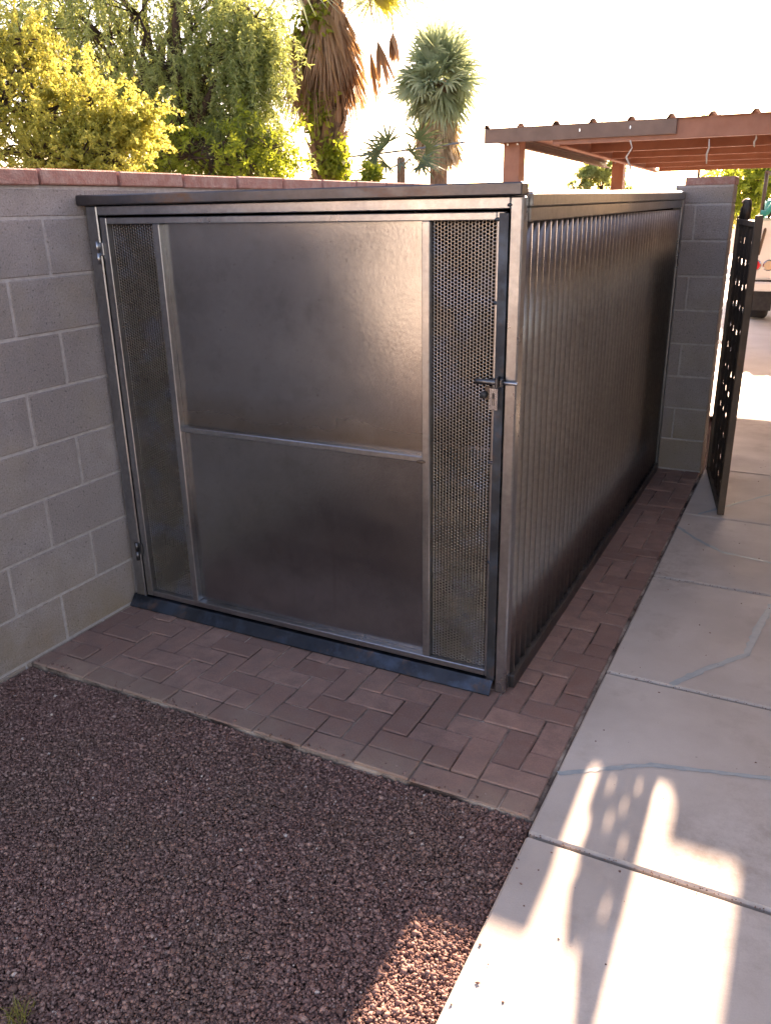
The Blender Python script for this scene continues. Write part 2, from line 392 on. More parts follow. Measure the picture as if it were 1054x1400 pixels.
while x > .02:
    paver(max(.004, x-2*PT), x, PY0, PY0+PT); x -= 2*PT
def clipadd(xa, xb, ya, yb):
    xa = max(xa, .004); ya = max(ya, PY0+PT); yb = min(yb, 2.995)
    if (xa+xb)/2 < 1.66 and (ya+yb)/2 > .08: return      # hidden below the shed
    paver(xa, xb, ya, yb)
for j in range(0, 38):
    for i in range(0, 21):
        t = (i + j) % 4
        x1 = PX1 - i*PT; y0 = PY0 + j*PT
        if t == 1: clipadd(x1-2*PT, x1, y0, y0+PT) if j >= 1 else None
        if t == 2 and i == 0 and j >= 1: clipadd(x1-PT, x1, y0, y0+PT)
        if t == 3 and j >= 0: clipadd(x1-PT, x1, y0, y0+2*PT)

path = mesh_obj('path', [(2.03,-9,-.02),(2.99,-9,-.02),(2.99,4.6,-.02),(2.03,4.6,-.02)], [(0,1,2,3)], SAND)
tag(path, 'pale concrete side path of square slabs running past the shed', kind='structure')
def slab(x0, x1, y0, y1):
    bm = bmesh.new(); bm_box(bm, x0+.003, x1-.003, y0+.006, y1-.006, -.10, 0, .007)
    return bm_obj('concrete_slab', bm, CONC, path)
SL = [-4.39, -3.45, -2.515, -1.575, -.640, .302, 1.247, 2.165, 3.10]
slabs = [slab(2.026, 2.995, a, b) for a, b in zip(SL[:-1], SL[1:])]
slabs.append(slab(2.026, 2.995, 3.10, 4.61))
def sealant(pts, wd, slab_o):
    mb = MB(); P = [Vector((a, b, .0015)) for a, b in pts]
    Q = []
    for a, b in zip(P[:-1], P[1:]):
        for k in range(8): Q.append(a.lerp(b, k/8))
    Q.append(P[-1]); V = []; F = []
    for i, p in enumerate(Q):
        t = (Q[min(i+1, len(Q)-1)] - Q[max(i-1, 0)]).normalized(); s = Vector((-t.y, t.x, 0))
        h = wd*(.5+random.uniform(-.12,.12)); off = s*random.uniform(-.0025,.0025)
        V += [p+off+s*h, p+off-s*h]
    F = [(2*i, 2*i+2, 2*i+3, 2*i+1) for i in range(len(Q)-1)]
    mesh_obj('crack_sealant', V, F, FILLER, slab_o)
sealant([(2.034,-.352),(2.144,-.276),(2.282,-.186),(2.448,-.141),(2.70,-.075)], .018, slabs[4])
sealant([(2.262,.312),(2.35,.462),(2.486,.656),(2.507,.894),(2.545,1.144),(2.60,1.235)], .027, slabs[5])
sealant([(2.036,1.942),(2.15,1.80),(2.283,1.671),(2.516,1.629),(2.7,1.60)], .020, slabs[6])
sealant([(2.112,2.189),(2.261,2.429),(2.452,2.713)], .017, slabs[7])
drv = mesh_obj('driveway', [(-.3,4.616,-.004),(9,4.616,-.004),(9,40,-.004),(-.3,40,-.004)], [(0,1,2,3)], DRIVE)
tag(drv, 'bright concrete driveway beyond the gate', kind='structure')
# a scatter of grit and leaf crumbs on the slabs
V = []; F = []; T = []
for _ in range(75):
    x = 2.04 + abs(random.gauss(0, .30)); y = random.uniform(-1.5, 3.5); s = random.choice([.0015,.002,.003,.004])
    if x > 2.95: continue
    b = len(V); a = random.uniform(0, PI)
    for k in range(5): V.append((x+math.cos(a+k*1.256)*s*random.uniform(.6,1.5), y+math.sin(a+k*1.256)*s*random.uniform(.6,1.3), .0012))
    V.append((x, y, .0012+s*.7)); F += [(b+k, b+(k+1) % 5, b+5) for k in range(5)]; T += [random.random()*.5]*5
for sy in (-.640, .302, 1.247):            # soil gathered along the joints
    for _ in range(60):
        x = random.uniform(2.03, 2.75); y = sy + random.gauss(0, .005); s = random.uniform(.0012, .003); b = len(V)
        for k in range(5): V.append((x+math.cos(k*1.256)*s*random.uniform(.6,1.5), y+math.sin(k*1.256)*s, -.001))
        V.append((x, y, s*.7)); F += [(b+k, b+(k+1) % 5, b+5) for k in range(5)]; T += [random.random()*.3]*5
tag(mesh_obj('grit', V, F, GRAVEL, attr=T), 'dark grit and crumbs scattered on the concrete path', 'grit', kind='stuff')

# ------------------------------------------------------------------ block walls
CH, BL = .2032, .4064
def jit(): return random.uniform(-.0018, .0016)
def left_wall():
    r = empty('block_wall', (0, 0, 0), 'long grey concrete block wall on the left with reddish cap bricks', 'wall')
    box('mortar_bed', -.193, -.0035, -2.62, 9.4, -.12, 1.735, MORTAR, r, 0)
    ends = -2.62
    for k in range(-1, 9):
        if k == 8: z0, z1 = 1.6256, 1.7272
        else: z0, z1 = k*CH, (k+1)*CH
        off = -.385 if k % 2 == 0 else -.19
        y = off - BL*7
        while y < .06:
            y1 = y + BL
            if y1 > ends:
                cached_box('block', .19, BL-.010, z1-z0-.010, .0035, BLOCK, (-.095+jit(), (y+y1)/2, (z0+z1)/2), r, (0, random.uniform(-.004,.004), random.uniform(-.003,.003)))
            y = y1
    y = -.185 - .388*6
    while y < 9.2:
        cached_box('cap_brick', .215, .376, .055, .005, CAP, (-.094+jit(), y+.194, 1.763+random.uniform(-.002,.002)), r, (random.uniform(-.006,.006), random.uniform(-.008,.008), random.uniform(-.004,.004)))
        y += .388
def end_wall():
    r = empty('block_wall', (0, 3.0, 0), 'dark block wall end behind the shed carrying the iron gate', 'wall')
    box('mortar_bed', 1.69, 2.009, .0035, .193, -.12, 1.735, MORTAR, r, 0)
    for k in range(0, 9):
        z0, z1 = (k*CH, (k+1)*CH) if k < 8 else (1.6256, 1.7272)
        xs = [(1.682, 2.013)] if k % 2 == 0 else [(1.682, 1.812), (1.812, 2.013)]
        for a, b in xs:
            cached_box('block', b-a-.010, .197, z1-z0-.010, .0035, BLOCK, ((a+b)/2+.004, .0985+jit(), (z0+z1)/2), r)
    cached_box('cap_brick', .275, .200, .045, .004, CAP, (1.879, .0985, 1.7535), r)
left_wall(); end_wall()

# ------------------------------------------------------------------ steel shed
shed = empty('storage_shed', (0, 0, 0), 'low steel shed with corrugated side and a sheet metal door', 'shed')
W_, L_ = 1.741, 2.985
box('post', .020, .074, -.002, .050, 0, 1.664, FRAME, shed, .004)
box('post', .020, .070, L_-.06, L_-.008, 0, 1.66, FRAME, shed, .004)
box('post', 1.700, 1.7405, -.004, .046, 0, 1.664, FRAME, shed, .005)
box('post', 1.696, 1.752, L_-.05, L_-.004, 0, 1.69, FRAME, shed, .004)
box('top_rail', .0745, 1.6995, .002, .042, 1.629, 1.663, FRAME, shed, .003)
bm = bmesh.new()                                                        # folded lid edge along the front
bm_box(bm, .004, 1.7435, -.030, .034, 1.6655, 1.7015, .004)
bm_hex(bm, [(.004,.034,1.672),(1.70,.034,1.672),(1.70,L_,1.682),(.004,L_,1.682),(.004,.034,1.686),(1.70,.034,1.686),(1.70,L_,1.698),(.004,L_,1.698)], .002)
lid = bm_obj('lid', bm, LIDM, shed)
bm = bmesh.new()                                                        # side flashing, two folds
bm_hex(bm, [(1.702,.049,1.634),(1.753,.049,1.634),(1.753,L_,1.655),(1.702,L_,1.655),(1.702,.049,1.672),(1.753,.049,1.672),(1.753,L_,1.694),(1.702,L_,1.694)], .003)
bm_hex(bm, [(1.722,.049,1.592),(1.7475,.049,1.592),(1.7475,L_-.052,1.612),(1.722,L_-.052,1.612),(1.722,.049,1.6335),(1.7475,.049,1.6335),(1.7475,L_-.052,1.6535),(1.722,L_-.052,1.6535)], .003)
bm_obj('side_flashing', bm, CORR, shed)
bm = bmesh.new()                                                        # added tilted pale strip, stands in for the sunlit line along the top
bm_hex(bm, [(1.690,.10,1.676),(1.752,.10,1.6735),(1.752,L_,1.6955),(1.690,L_,1.700),(1.690,.10,1.680),(1.751,.10,1.6755),(1.751,L_,1.6975),(1.690,L_,1.707)])
bm_obj('sunlit_line_strip', bm, STRIPM, shed)
box('base_rail', 1.732, 1.758, .047, L_-.052, 0, .050, DARKST, shed, .003)
# corrugated side
P = .0655; n = int((L_-.10)/P*14); V = []; F = []
for k in range(n+1):
    y = .047 + (L_-.10)*k/n; x = 1.7320 + .012*math.sin(2*PI*y/P)
    for z in (.03, .4, .8, 1.2, 1.6): V.append((x, y, z))
F = [(k*5+r, (k+1)*5+r, (k+1)*5+r+1, k*5+r+1) for k in range(n) for r in range(4)]
side = mesh_obj('side_panel', V, F, CORR, shed, True)
sd = side.modifiers.new('thickness', 'SOLIDIFY'); sd.thickness = .0012; sd.offset = -1
box('back_panel', .022, 1.72, L_-.006, L_-.003, .0, 1.69, GATEM, shed, 0)
box('left_panel', .012, .016, .055, L_-.01, .0, 1.678, GATEM, shed, 0)
# bent threshold at the foot of the door
V = [(.012,-.042,.001),(1.694,-.042,.001),(1.694,-.006,.040),(.012,-.006,.040),(.012,-.042,.005),(1.694,-.042,.005),(1.694,-.006,.044),(.012,-.006,.044),
     (.012,.03,.040),(1.694,.03,.040),(.012,.03,.044),(1.694,.03,.044)]
mesh_obj('threshold', V, [(3,2,1,0),(4,5,6,7),(0,1,5,4),(1,2,6,5),(3,0,4,7),(7,6,11,10),(2,9,11,6),(3,7,10,8),(8,10,11,9)], BLUED, shed)
# door: welded frame with sub-parts
DZ0, DZ1 = .052, 1.622
bm = bmesh.new()
bv = .0025
bm_box(bm, .083, .116, -.001, .031, DZ0, DZ1, bv)                       # hinge stile
bm_box(bm, 1.660, 1.684, -.001, .031, DZ0, DZ1, bv)                     # lock stile
bm_box(bm, .1165, 1.6595, -.0005, .030, DZ1-.024, DZ1-.0005, bv)
bm_box(bm, .1165, 1.6595, -.0005, .030, DZ0+.0005, DZ0+.024, bv)
bm_box(bm, .338, .368, .0, .0305, DZ0+.0245, DZ1-.0245, bv)
bm_box(bm, 1.416, 1.443, .0, .0305, DZ0+.0245, DZ1-.0245, bv)
bm_box(bm, .3685, 1.4155, .0005, .030, .822, .843, bv)
door = bm_obj('door', bm, FRAME, shed)
def sheet(name, x0, x1, z0, z1, y, mat, parent):
    nx, nz = 24, 24; V = []; F = []
    ph = random.uniform(0, 6)
    for i in range(nx+1):
        for k in range(nz+1):
            a, b = i/nx, k/nz
            wv = .0012*math.sin(a*5+ph)*math.sin(b*4.3+ph*2) + .0008*math.sin(a*9+b*7)
            V.append((x0+(x1-x0)*a, y+wv, z0+(z1-z0)*b))
    F = [(i*(nz+1)+k, (i+1)*(nz+1)+k, (i+1)*(nz+1)+k+1, i*(nz+1)+k+1) for i in range(nx) for k in range(nz)]
    o = mesh_obj(name, V, F, mat, parent, True)
    s = o.modifiers.new('thickness', 'SOLIDIFY'); s.thickness = .0015; s.offset = -1; s.use_rim = False; return o
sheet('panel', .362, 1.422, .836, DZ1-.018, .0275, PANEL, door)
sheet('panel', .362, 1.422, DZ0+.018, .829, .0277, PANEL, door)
def perforated(name, x0, x1, z0, z1, y, px, pz, rx, rz, parent, mat):
    nx, nz = int((x1-x0)/px), int((z1-z0)/pz); cs = []; V = []; F = []
    ang = [PI/4 + k*PI/4 for k in range(8)]
    gx, gz = np.meshgrid(np.arange(nx), np.arange(nz), indexing='ij')
    cx = x0 + (gx+.5)*px; cz = z0 + (gz+.5)*pz + (gx % 2)*pz*.5
    cx, cz = cx.ravel(), cz.ravel(); m_ = len(cx)
    tilt = .5
    inner = np.stack([np.stack([cx+rx*math.cos(a)*.95, np.full(m_, y), cz+rz*math.sin(a)], 1) for a in ang], 1)
    ox = [1,0,-1,-1,-1,0,1,1]; oz = [1,1,1,0,-1,-1,-1,0]
    outer = np.stack([np.stack([cx+px*.5*ox[k], np.full(m_, y), cz+pz*.5*oz[k]], 1) for k in range(8)], 1)
    lip = inner.copy(); lip[..., 1] += .0018
    V = np.concatenate([outer, inner, lip], 1).reshape(-1, 3); b = (np.arange(m_)*24)[:, None, None]
    f1 = np.array([[k, (k+1) % 8, 8+(k+1) % 8, 8+k] for k in range(8)] + [[8+k, 8+(k+1) % 8, 16+(k+1) % 8, 16+k] for k in range(8)])
    return mesh_obj(name, V, (b+f1[None]).reshape(-1, 4), mat, parent)
perforated('screen', .110, .345, DZ0+.02, DZ1-.022, .024, .0113, .0111, .0048, .0045, door, MESHM)
perforated('screen', 1.437, 1.666, DZ0+.02, DZ1-.022, .024, .0113, .0111, .0048, .0045, door, MESHM)
box('lock_strip', 1.6685, 1.6985, -.0055, -.0015, DZ0-.006, DZ1-.004, BLUED, door, .001)
for z in (1.497, .262):
    h = tube('hinge', [(.067,-.012,z-.042),(.067,-.012,z-.002)], .0085, FRAME if z > 1 else DARKST, door, 12)
    tube('knuckle', [(.067,-.012,z+.000),(.067,-.012,z+.040)], .0080, FRAME if z > 1 else DARKST, h, 12)
    box('leaf', .070, .092, -.009, -.0015, z-.012, z+.036, FRAME if z > 1 else DARKST, h, .002)
mb = MB()
mb.tube([(1.612,-.020,1.121),(1.614,-.020,1.121),(1.681,-.020,1.121),(1.683,-.020,1.121)], [.007,.0092,.0092,.007], 14)
bolt = mb.build('bolt', DARKST, door)
tube('bolt', [(1.683,-.020,1.121),(1.748,-.020,1.121),(1.750,-.020,1.121)], [.0062,.0062,.005], FRAME, door, 12)
bm = bmesh.new(); bm_box(bm, 1.680, 1.689, -.034, -.006, 1.104, 1.140, .003); bm_box(bm, 1.693, 1.702, -.031, -.0062, 1.108, 1.135, .003)
bm_obj('bolt_guide', bm, DARKST, door)
# hasp: shiny plate with a slot
bm = bmesh.new(); V = []; 
hx0, hx1, hz0, hz1, yy = 1.6635, 1.6905, 1.036, 1.104, -.033
sx0, sx1, sz0, sz1 = 1.6730, 1.6810, 1.050, 1.090
for (a, b, c, d) in ((hx0, hx1, hz0, sz0), (hx0, hx1, sz1, hz1), (hx0, sx0, sz0, sz1), (sx1, hx1, sz0, sz1)):
    bm_box(bm, a, b, yy-.0015, yy+.0015, c, d, 0)
bmesh.ops.remove_doubles(bm, verts=bm.verts, dist=1e-5)
bm_obj('hasp', bm, ZINC, door)
mb = MB(); mb.tube([(1.640,-.030,1.079),(1.640,-.022,1.079),(1.640,-.008,1.079)], [.010,.0118,.0118], 14)
mb.build('knob', BLACKP, door)
box('lock_plate', 1.642, 1.6625, -.012, -.004, 1.062, 1.104, GATEF, door, .002)
for (xx, zz, dx) in ((1.665, .853, .012), (1.664, 1.36, .008), (1.667, .50, .008), (1.664, 1.600, .010), (1.412, .826, .016), (1.700, 1.640, .008)):     # weld beads
    bm = bmesh.new(); bmesh.ops.create_icosphere(bm, subdivisions=2, radius=1)
    for v in bm.verts: v.co = Vector((v.co.x*dx*(1+.2*random.random()), v.co.y*.003, v.co.z*.005*(1+.3*random.random()))) + Vector((xx, -.003, zz))
    bm_obj('weld', bm, GATEF if xx < 1.5 else BLUED, door, True)

# ------------------------------------------------------------------ perforated gate
gate_a, gate_b = Vector((2.062, 3.03, 0)), Vector((2.222, 2.213, 0))
dirv = gate_b - gate_a; GL = dirv.length; gz = math.atan2(dirv.y, dirv.x)
gate = empty('gate', gate_a, 'open black perforated iron gate standing off the wall end', 'gate', rz=gz)
def gate_panel():
    px, pz = .0405, .060; nx, nz = int(GL/px), int(1.50/pz); V = []; F = []
    holes = set()
    for c_, i in enumerate(range(1, nx-1, 2)):
        for k in range(c_ % 2, nz, 2):
            if random.random() < .95: holes.add((i, k))
    for i in range(nx):
        for k in range(nz):
            x0, x1, z0, z1 = i*px, (i+1)*px, .035+k*pz, .035+(k+1)*pz
            yw = lambda x: .006*math.cos(x/px*PI/2)
            b = len(V)
            o8 = [(x1,z1),((x0+x1)/2,z1),(x0,z1),(x0,(z0+z1)/2),(x0,z0),((x0+x1)/2,z0),(x1,z0),(x1,(z0+z1)/2)]
            V += [(p, yw(p), q) for p, q in o8]
            if (i, k) in holes:
                rr = random.uniform(.0175, .0198); cx = (x0+x1)/2+random.uniform(-.003,.003); cz = (z0+z1)/2+random.uniform(-.01,.01)
                V += [(cx+rr*math.cos(PI/4+a*PI/4), yw(cx), cz+rr*math.sin(PI/4+a*PI/4)) for a in range(8)]
                F += [(b+a, b+(a+1) % 8, b+8+(a+1) % 8, b+8+a) for a in range(8)]
            else: F.append(tuple(b+a for a in range(8)))
    o = mesh_obj('panel', V, F, GATEM, gate)
    s = o.modifiers.new('thickness', 'SOLIDIFY'); s.thickness = .0015
gate_panel()
for x0, x1, z0, z1 in ((-.002, .020, .015, 1.56), (GL-.034, GL, .004, 1.572)):
    box('stile', x0, x1, -.018, .018, z0, z1, GATEF, gate, .003)
box('rail', .0205, GL-.0345, -.016, .016, .012, .040, GATEF, gate, .002)
box('rail', .0205, GL-.0345, -.016, .016, 1.515, 1.545, GATEM, gate, .002)
for z in (.25, .85, 1.38):
    tube('hinge', [(-.012,.0,z-.05),(-.012,.0,z+.05)], .011, GATEF, gate, 10)
lp = MB()                                                               # bent latch loop that stands above the top rail
lp.tube([(.10,0,1.54),(.10,0,1.60),(.12,0,1.635),(.22,0,1.64),(.32,0,1.635),(.34,0,1.60),(.34,0,1.54)], [.016]*7, 6)
lp.tube([(.22,.0,1.54),(.22,0,1.64)], [.012]*2, 6)
lp.build('latch_loop', GATEM, gate)

# ------------------------------------------------------------------ carport
cp = empty('carport', (0, 4.80, .058), 'red painted carport with ribbed metal roof behind the shed', 'carport')
CY0, CY1, CX0, CX1 = 0.0, 4.45, -.19, 2.42                              # local y
V = []; F = []; xs = []
x = CX0
prof = [(CX0, 2.196), (CX0+.02, 2.218)]
x = .131 - .3*1
rib = []
k = 0
pts = [(CX0, 2.192)]
for k in range(0, 9):
    c = -.17 + .3*k
    if c - .035 > pts[-1][0]: pts.append((c-.035, 2.192))
    if c > CX1: break
    pts += [(c-.014, 2.222), (c+.014, 2.222), (c+.035, 2.192)]
pts = [p for p in pts if p[0] <= CX1]
m_ = len(pts)
for yy in (CY0-.03, CY1):
    V += [(a, yy, b - .085*(yy > 1)) for a, b in pts]
F = [(i, i+1, m_+i+1, m_+i) for i in range(m_-1)]
rf = mesh_obj('roof_sheet', V, F, ROOFM, cp); s = rf.modifiers.new('thickness', 'SOLIDIFY'); s.thickness = .004
def cchan(name, x0, x1, y0, y1, z0, z1, mat, along='x', wall=.012):
    bm = bmesh.new()
    if along == 'x':
        bm_box(bm, x0, x1, y0, y0+wall, z0, z1); bm_box(bm, x0, x1, y0+wall, y1, z0+.0005, z0+wall); bm_box(bm, x0, x1, y0+wall, y1, z1-wall, z1-.0005)
    else:
        bm_box(bm, x0, x0+wall, y0, y1, z0, z1); bm_box(bm, x0+wall, x1, y0, y1, z0+.0005, z0+wall); bm_box(bm, x0+wall, x1, y0, y1, z1-wall, z1-.0005)
    return bm_obj(name, bm, mat, cp)
cchan('fascia', .40, CX1, 0, .06, 2.045, 2.188, REDP)
box('trim_board', CX0, 1.375, -.024, -.002, 2.078, 2.190, BROWNP, cp, .003)
for o in (cchan('edge_trim', CX0, CX0+.05, .01, CY1, 2.105, 2.183, BROWNP, 'y'), cchan('side_beam', .440, .50, .065, CY1, 2.03, 2.176, REDP, 'y')):
    for v in o.data.vertices: v.co.z -= .085*v.co.y/CY1
for yy in (.85, 1.72, 2.6, 3.45, 4.33):
    cchan('purlin', .505, CX1, yy, yy+.06, 2.035-.019*yy, 2.170-.019*yy, REDP)
for yy in (.075, 4.20):
    o = box('post', -.05, .095, yy, yy+.15, -.078, 2.18 if yy < 1 else 2.10, REDP, cp, .004)
    for zz in (2.11, 2.06):
        for xx in (-.02, .065): box('bolt', xx, xx+.018, yy-.008, yy+.001, zz, zz+.018, FRAME, cp, .002)
box('shadow_step_box', 2.215, 2.42, .05, CY1, 2.20, 2.34, BROWNP, cp, .004)  # unseen box added to cast the step in the sun patch's edge
for (xx) in (.62, 1.02): box('rivet', xx, xx+.012, -.028, -.0235, 2.13, 2.155, ZINC, cp, .001)
def hook(u, v0, v1, label, kind):
    a, b = at(u, v0, 7.30), at(u, v1, 7.30)
    e = MB(); h = a.z - b.z
    if kind == 0:
        e.tube([a, a+Vector((.02,0,-.2*h)), a+Vector((-.02,0,-.45*h)), a+Vector((.02,0,-.75*h)), a+Vector((.03,0,-.95*h)), a+Vector((.0,0,-h)), a+Vector((-.03,0,-.93*h))], [.006,.005,.008,.008,.005,.005,.004], 6)
    else:
        e.tube([a, a+Vector((.006,0,-.35*h)), a+Vector((-.006,0,-.6*h)), a+Vector((0,0,-h))], [.004,.007,.008,.005], 6)
    tag(e.build('rope_hook', ROPE if kind != 2 else CABLE), label, 'hook', 'hooks hanging from the carport')
hook(861, 192, 242, 'long twisted hook hanging lowest from the carport beam', 0)
hook(969, 190, 224, 'straight strap hanging from the carport near its middle', 1)
hook(1033, 183, 201, 'short frayed cord hanging from the carport at far right', 1)

# ------------------------------------------------------------------ house whose eave overhangs the path
hs = empty('house', (3.0, 0, 0), 'brown painted house alongside the concrete path', 'house')
box('wall', .0, 7.0, -.5, 8.6, -.1, 2.46, HOUSEP, hs, 0)
box('roof', -.575, 7.4, -1.0, 9.15, 2.50, 2.66, ROOFM, hs, .01)
box('soffit', -.555, -.002, -.95, 9.1, 2.465, 2.495, SOFFIT, hs, 0)
box('fascia', -.600, -.577, -1.0, 9.15, 2.42, 2.655, BROWNP, hs, .003)

nb = empty('reflection_house', (-7.0, -8.6, 0), 'unseen pale stucco house added behind the camera to brighten the door reflections', 'house')  # made-up house, its sunlit wall brightens what the door panels reflect
box('wall', -5.0, 5.2, -6, 0, -.1, 3.3, STUCCO, nb, 0)
box('roof', -5.4, 5.6, -6.4, .45, 3.31, 3.5, ROOFM, nb, .02)
# ------------------------------------------------------------------ truck at the end of the drive
tk = empty('truck', (1.60, 10.35, 0), 'white utility truck with round tail lights parked beyond the carport', 'truck')
bm = bmesh.new(); bm_box(bm, 0, 2.0, 0, 2.4, .62, 1.42, .03); bm_obj('service_body', bm, WHITEP, tk)
box('tailgate', .42, 1.58, -.012, -.001, .70, 1.36, WHITEP, tk, .006)
box('bumper', .05, 1.95, -.12, -.002, .48, .60, WHITEP, tk, .02)
bm = bmesh.new(); bm_box(bm, .1, 1.9, 2.5, 4.3, .55, 1.25, .06); bm_hex(bm, [(.14,2.5,1.252),(1.86,2.5,1.252),(1.86,4.1,1.252),(.14,4.1,1.252),(.22,2.6,1.95),(1.78,2.6,1.95),(1.78,3.5,1.95),(.22,3.5,1.95)], .05)
bm_obj('cab', bm, WHITEP, tk)
box('rear_window', .4, 1.6, 2.52, 2.56, 1.40, 1.80, GLASS, tk, .01)
box('chassis', .5, 1.5, .1, 5.2, .38, .55, BLACKP, tk, .01)
bm = bmesh.new(); bm_box(bm, .12, 1.88, 4.3, 5.5, .55, 1.15, .08); bm_obj('hood', bm, WHITEP, tk)
for xx in (.02, 1.72):
    for yy in (.95, 4.75):
        wv = MB(); wv.tube([(xx,yy,.37),(xx+.03,yy,.37),(xx+.23,yy,.37),(xx+.26,yy,.37)], [.33,.37,.37,.33], 24); wo = wv.build('wheel', RUBBER, tk)
        tube('rim', [(xx-.004,yy,.37),(xx+.02,yy,.37)], .2, CHROME, wo, 20)
box('mud_flap', .06, .34, .46, .475, .16, .60, BLACKP, tk, .004)
for xx, mt in ((.095, REDL), (.262, AMBL), (1.738, AMBL), (1.905, REDL)):
    o = tube('tail_light', [(xx,-.001,.815),(xx,-.016,.815),(xx,-.022,.815)], [.062,.062,.045], mt, tk, 20)
    tube('bezel', [(xx,-.0005,.815),(xx,-.008,.815)], .074, CHROME, o, 20)
for xx in (.08, 1.92):
    tube('rack_post', [(xx,.1,1.42),(xx,.1,2.0)], .025, GATEF, tk, 8); tube('rack_post', [(xx,2.2,1.42),(xx,2.2,2.0)], .025, GATEF, tk, 8)
    tube('rack_rail', [(xx,.0,2.0),(xx,4.0,2.0)], .025, GATEF, tk, 8)
bm = bmesh.new(); bmesh.ops.create_grid(bm, x_segments=14, y_segments=14, size=.5)
for v in bm.verts:
    rr = math.hypot(v.co.x, v.co.y); v.co.z = .34*math.exp(-rr*rr*5) + .05*math.sin(v.co.x*23+v.co.y*9) + .04*math.sin(v.co.y*27)
    v.co.x *= .75
o = bm_obj('tarp', bm, TEAL, None, True); o.location = (2.05, 10.75, 1.47); sd = o.modifiers.new('thickness', 'SOLIDIFY'); sd.thickness = .006
tag(o, 'crumpled teal tarp heaped on the white truck bed', 'tarp')
o = tube('shovel', [at(1036,348,12.65), at(1060,262,13.1)], [.02,.02], GATEF, None, 8); tag(o, 'long brown wooden pole leaning on the truck bed', 'pole')

# ------------------------------------------------------------------ foliage
def leaves(name, C, D, Ln, Wd, mat, parent, fold=.25):
    """one folded diamond blade per row: C base points, D directions (unit), Ln lengths, Wd widths"""
    n = len(C); up = rng.normal(0, 1, (n, 3)); sd = np.cross(D, up); sd /= np.linalg.norm(sd, axis=1)[:, None] + 1e-9
    nr = np.cross(sd, D)
    mid = C + D*(Ln*.45)[:, None] - nr*(Wd*fold)[:, None]
    V = np.stack([C, mid + sd*(Wd*.5)[:, None] + nr*(Wd*fold*.8)[:, None], C + D*Ln[:, None], mid - sd*(Wd*.5)[:, None] + nr*(Wd*fold*.8)[:, None]], 1).reshape(-1, 3)
    b = (np.arange(n)*4)[:, None]
    F = np.concatenate([b+np.array([[0,1,2]]), b+np.array([[0,2,3]])], 1).reshape(-1, 3)
    tone = np.repeat(rng.random(n), 2)
    return mesh_obj(name, V, F, mat, parent, attr=tone)
def unit(a): return a/(np.linalg.norm(a, axis=1)[:, None]+1e-9)
def curve_pts(a, b, n, sag, wob):
    a, b = Vector(a), Vector(b); P = []
    for k in range(n+1):
        t = k/n; p = a.lerp(b, t); p.z += sag*math.sin(PI*t)
        s = wob*math.sin(PI*t); P.append(p + Vector((random.uniform(-s,s), random.uniform(-s,s), random.uniform(-s,s))))
    return P
def broad_tree(name, label, base, fork, clumps, mat, leafL, leafW, per, hang, group=None, twigL=.35, r0=.14, bark=None, twigs=26, cat='tree'):
    """trunk from base to fork, one limb to each clump (centre, radius), twigs in the clump, leaves along the twigs"""
    r = empty(name, base, label, cat, group)
    B = Vector(base); mb = MB()
    mb.tube([p-B for p in curve_pts(base, fork, 5, 0, .06)], list(np.linspace(r0, r0*.75, 6)), 10)
    CC = []; DD = []
    for c, rad in clumps:
        c = Vector(c)
        mb.tube([p-B for p in curve_pts(fork, c, 6, .12, .10)], list(np.linspace(r0*.28, r0*.05, 7)), 6)
        for _ in range(twigs):
            o = Vector([random.gauss(0, 1) for _ in range(3)]).normalized(); rr = rad*random.random()**.45
            p0 = c + o*rr*.35; p1 = c + Vector((o.x, o.y, o.z*.8))*rr
            if random.random() < .5: mb.tube([c-B, p0-B, p1-B], [.010, .006, .003], 4)
            d = (o + Vector((0, 0, -hang)) + Vector([random.gauss(0, .35) for _ in range(3)])).normalized()
            L = twigL*random.uniform(.6, 1.3); p = p1.copy(); st = L/per
            for k in range(per):
                d = (d + Vector((0, 0, -hang*.12)) + Vector([random.gauss(0, .08) for _ in range(3)])).normalized(); p = p + d*st
                side = Vector([random.gauss(0, 1) for _ in range(3)]); side = (side - d*side.dot(d)).normalized()
                CC.append(p-B); DD.append((d*.55 + side*.9 + Vector((0,0,-hang*.35))).normalized())
    mb.build('trunk', bark or BARK, r)
    C = np.array([tuple(c) for c in CC]); D = np.array([tuple(d) for d in DD]); n = len(C)
    C = np.repeat(C, 2, 0); D = unit(np.repeat(D, 2, 0) + rng.normal(0, .45, (2*n, 3))); n *= 2
    leaves('crown', C, D, leafL*rng.uniform(.6, 1.35, n), leafW*rng.uniform(.7, 1.3, n), mat, r)
    return r
def cl(u, v, d, r): return (at(u, v, d), r)

# grey-green pepper tree behind the wall
PEP = [(60,-40,9.5,.8),(150,-60,9.2,.8),(240,-80,9.4,.8),(300,-40,9.0,.5),(190,20,8.8,.75),(270,25,9.0,.75),(320,20,8.8,.35),
      (120,40,9.2,.7),(215,85,8.7,.6),(290,90,8.9,.6),(325,80,8.6,.28),(160,100,9.2,.6),(235,150,8.7,.55),(300,145,8.8,.55),(330,170,8.6,.28),(350,205,8.5,.25),
      (270,195,8.8,.45),(310,225,8.7,.38),(195,140,9.1,.5),(375,45,8.5,.16),(352,20,8.5,.2),(60,60,9.6,.6),(120,150,9.5,.5),(90,20,9.8,.6),(150,50,9.6,.6),(110,95,9.7,.55),(30,20,9.8,.6),(372,105,8.5,.12),(200,-140,9.5,1.1),(280,-160,9.2,.8),(80,-130,9.8,1.0)]
def slim(a):
    u, v, d, q = a
    return (u if u < 250 else 250+(u-250)*.74, v, d, q*.92)
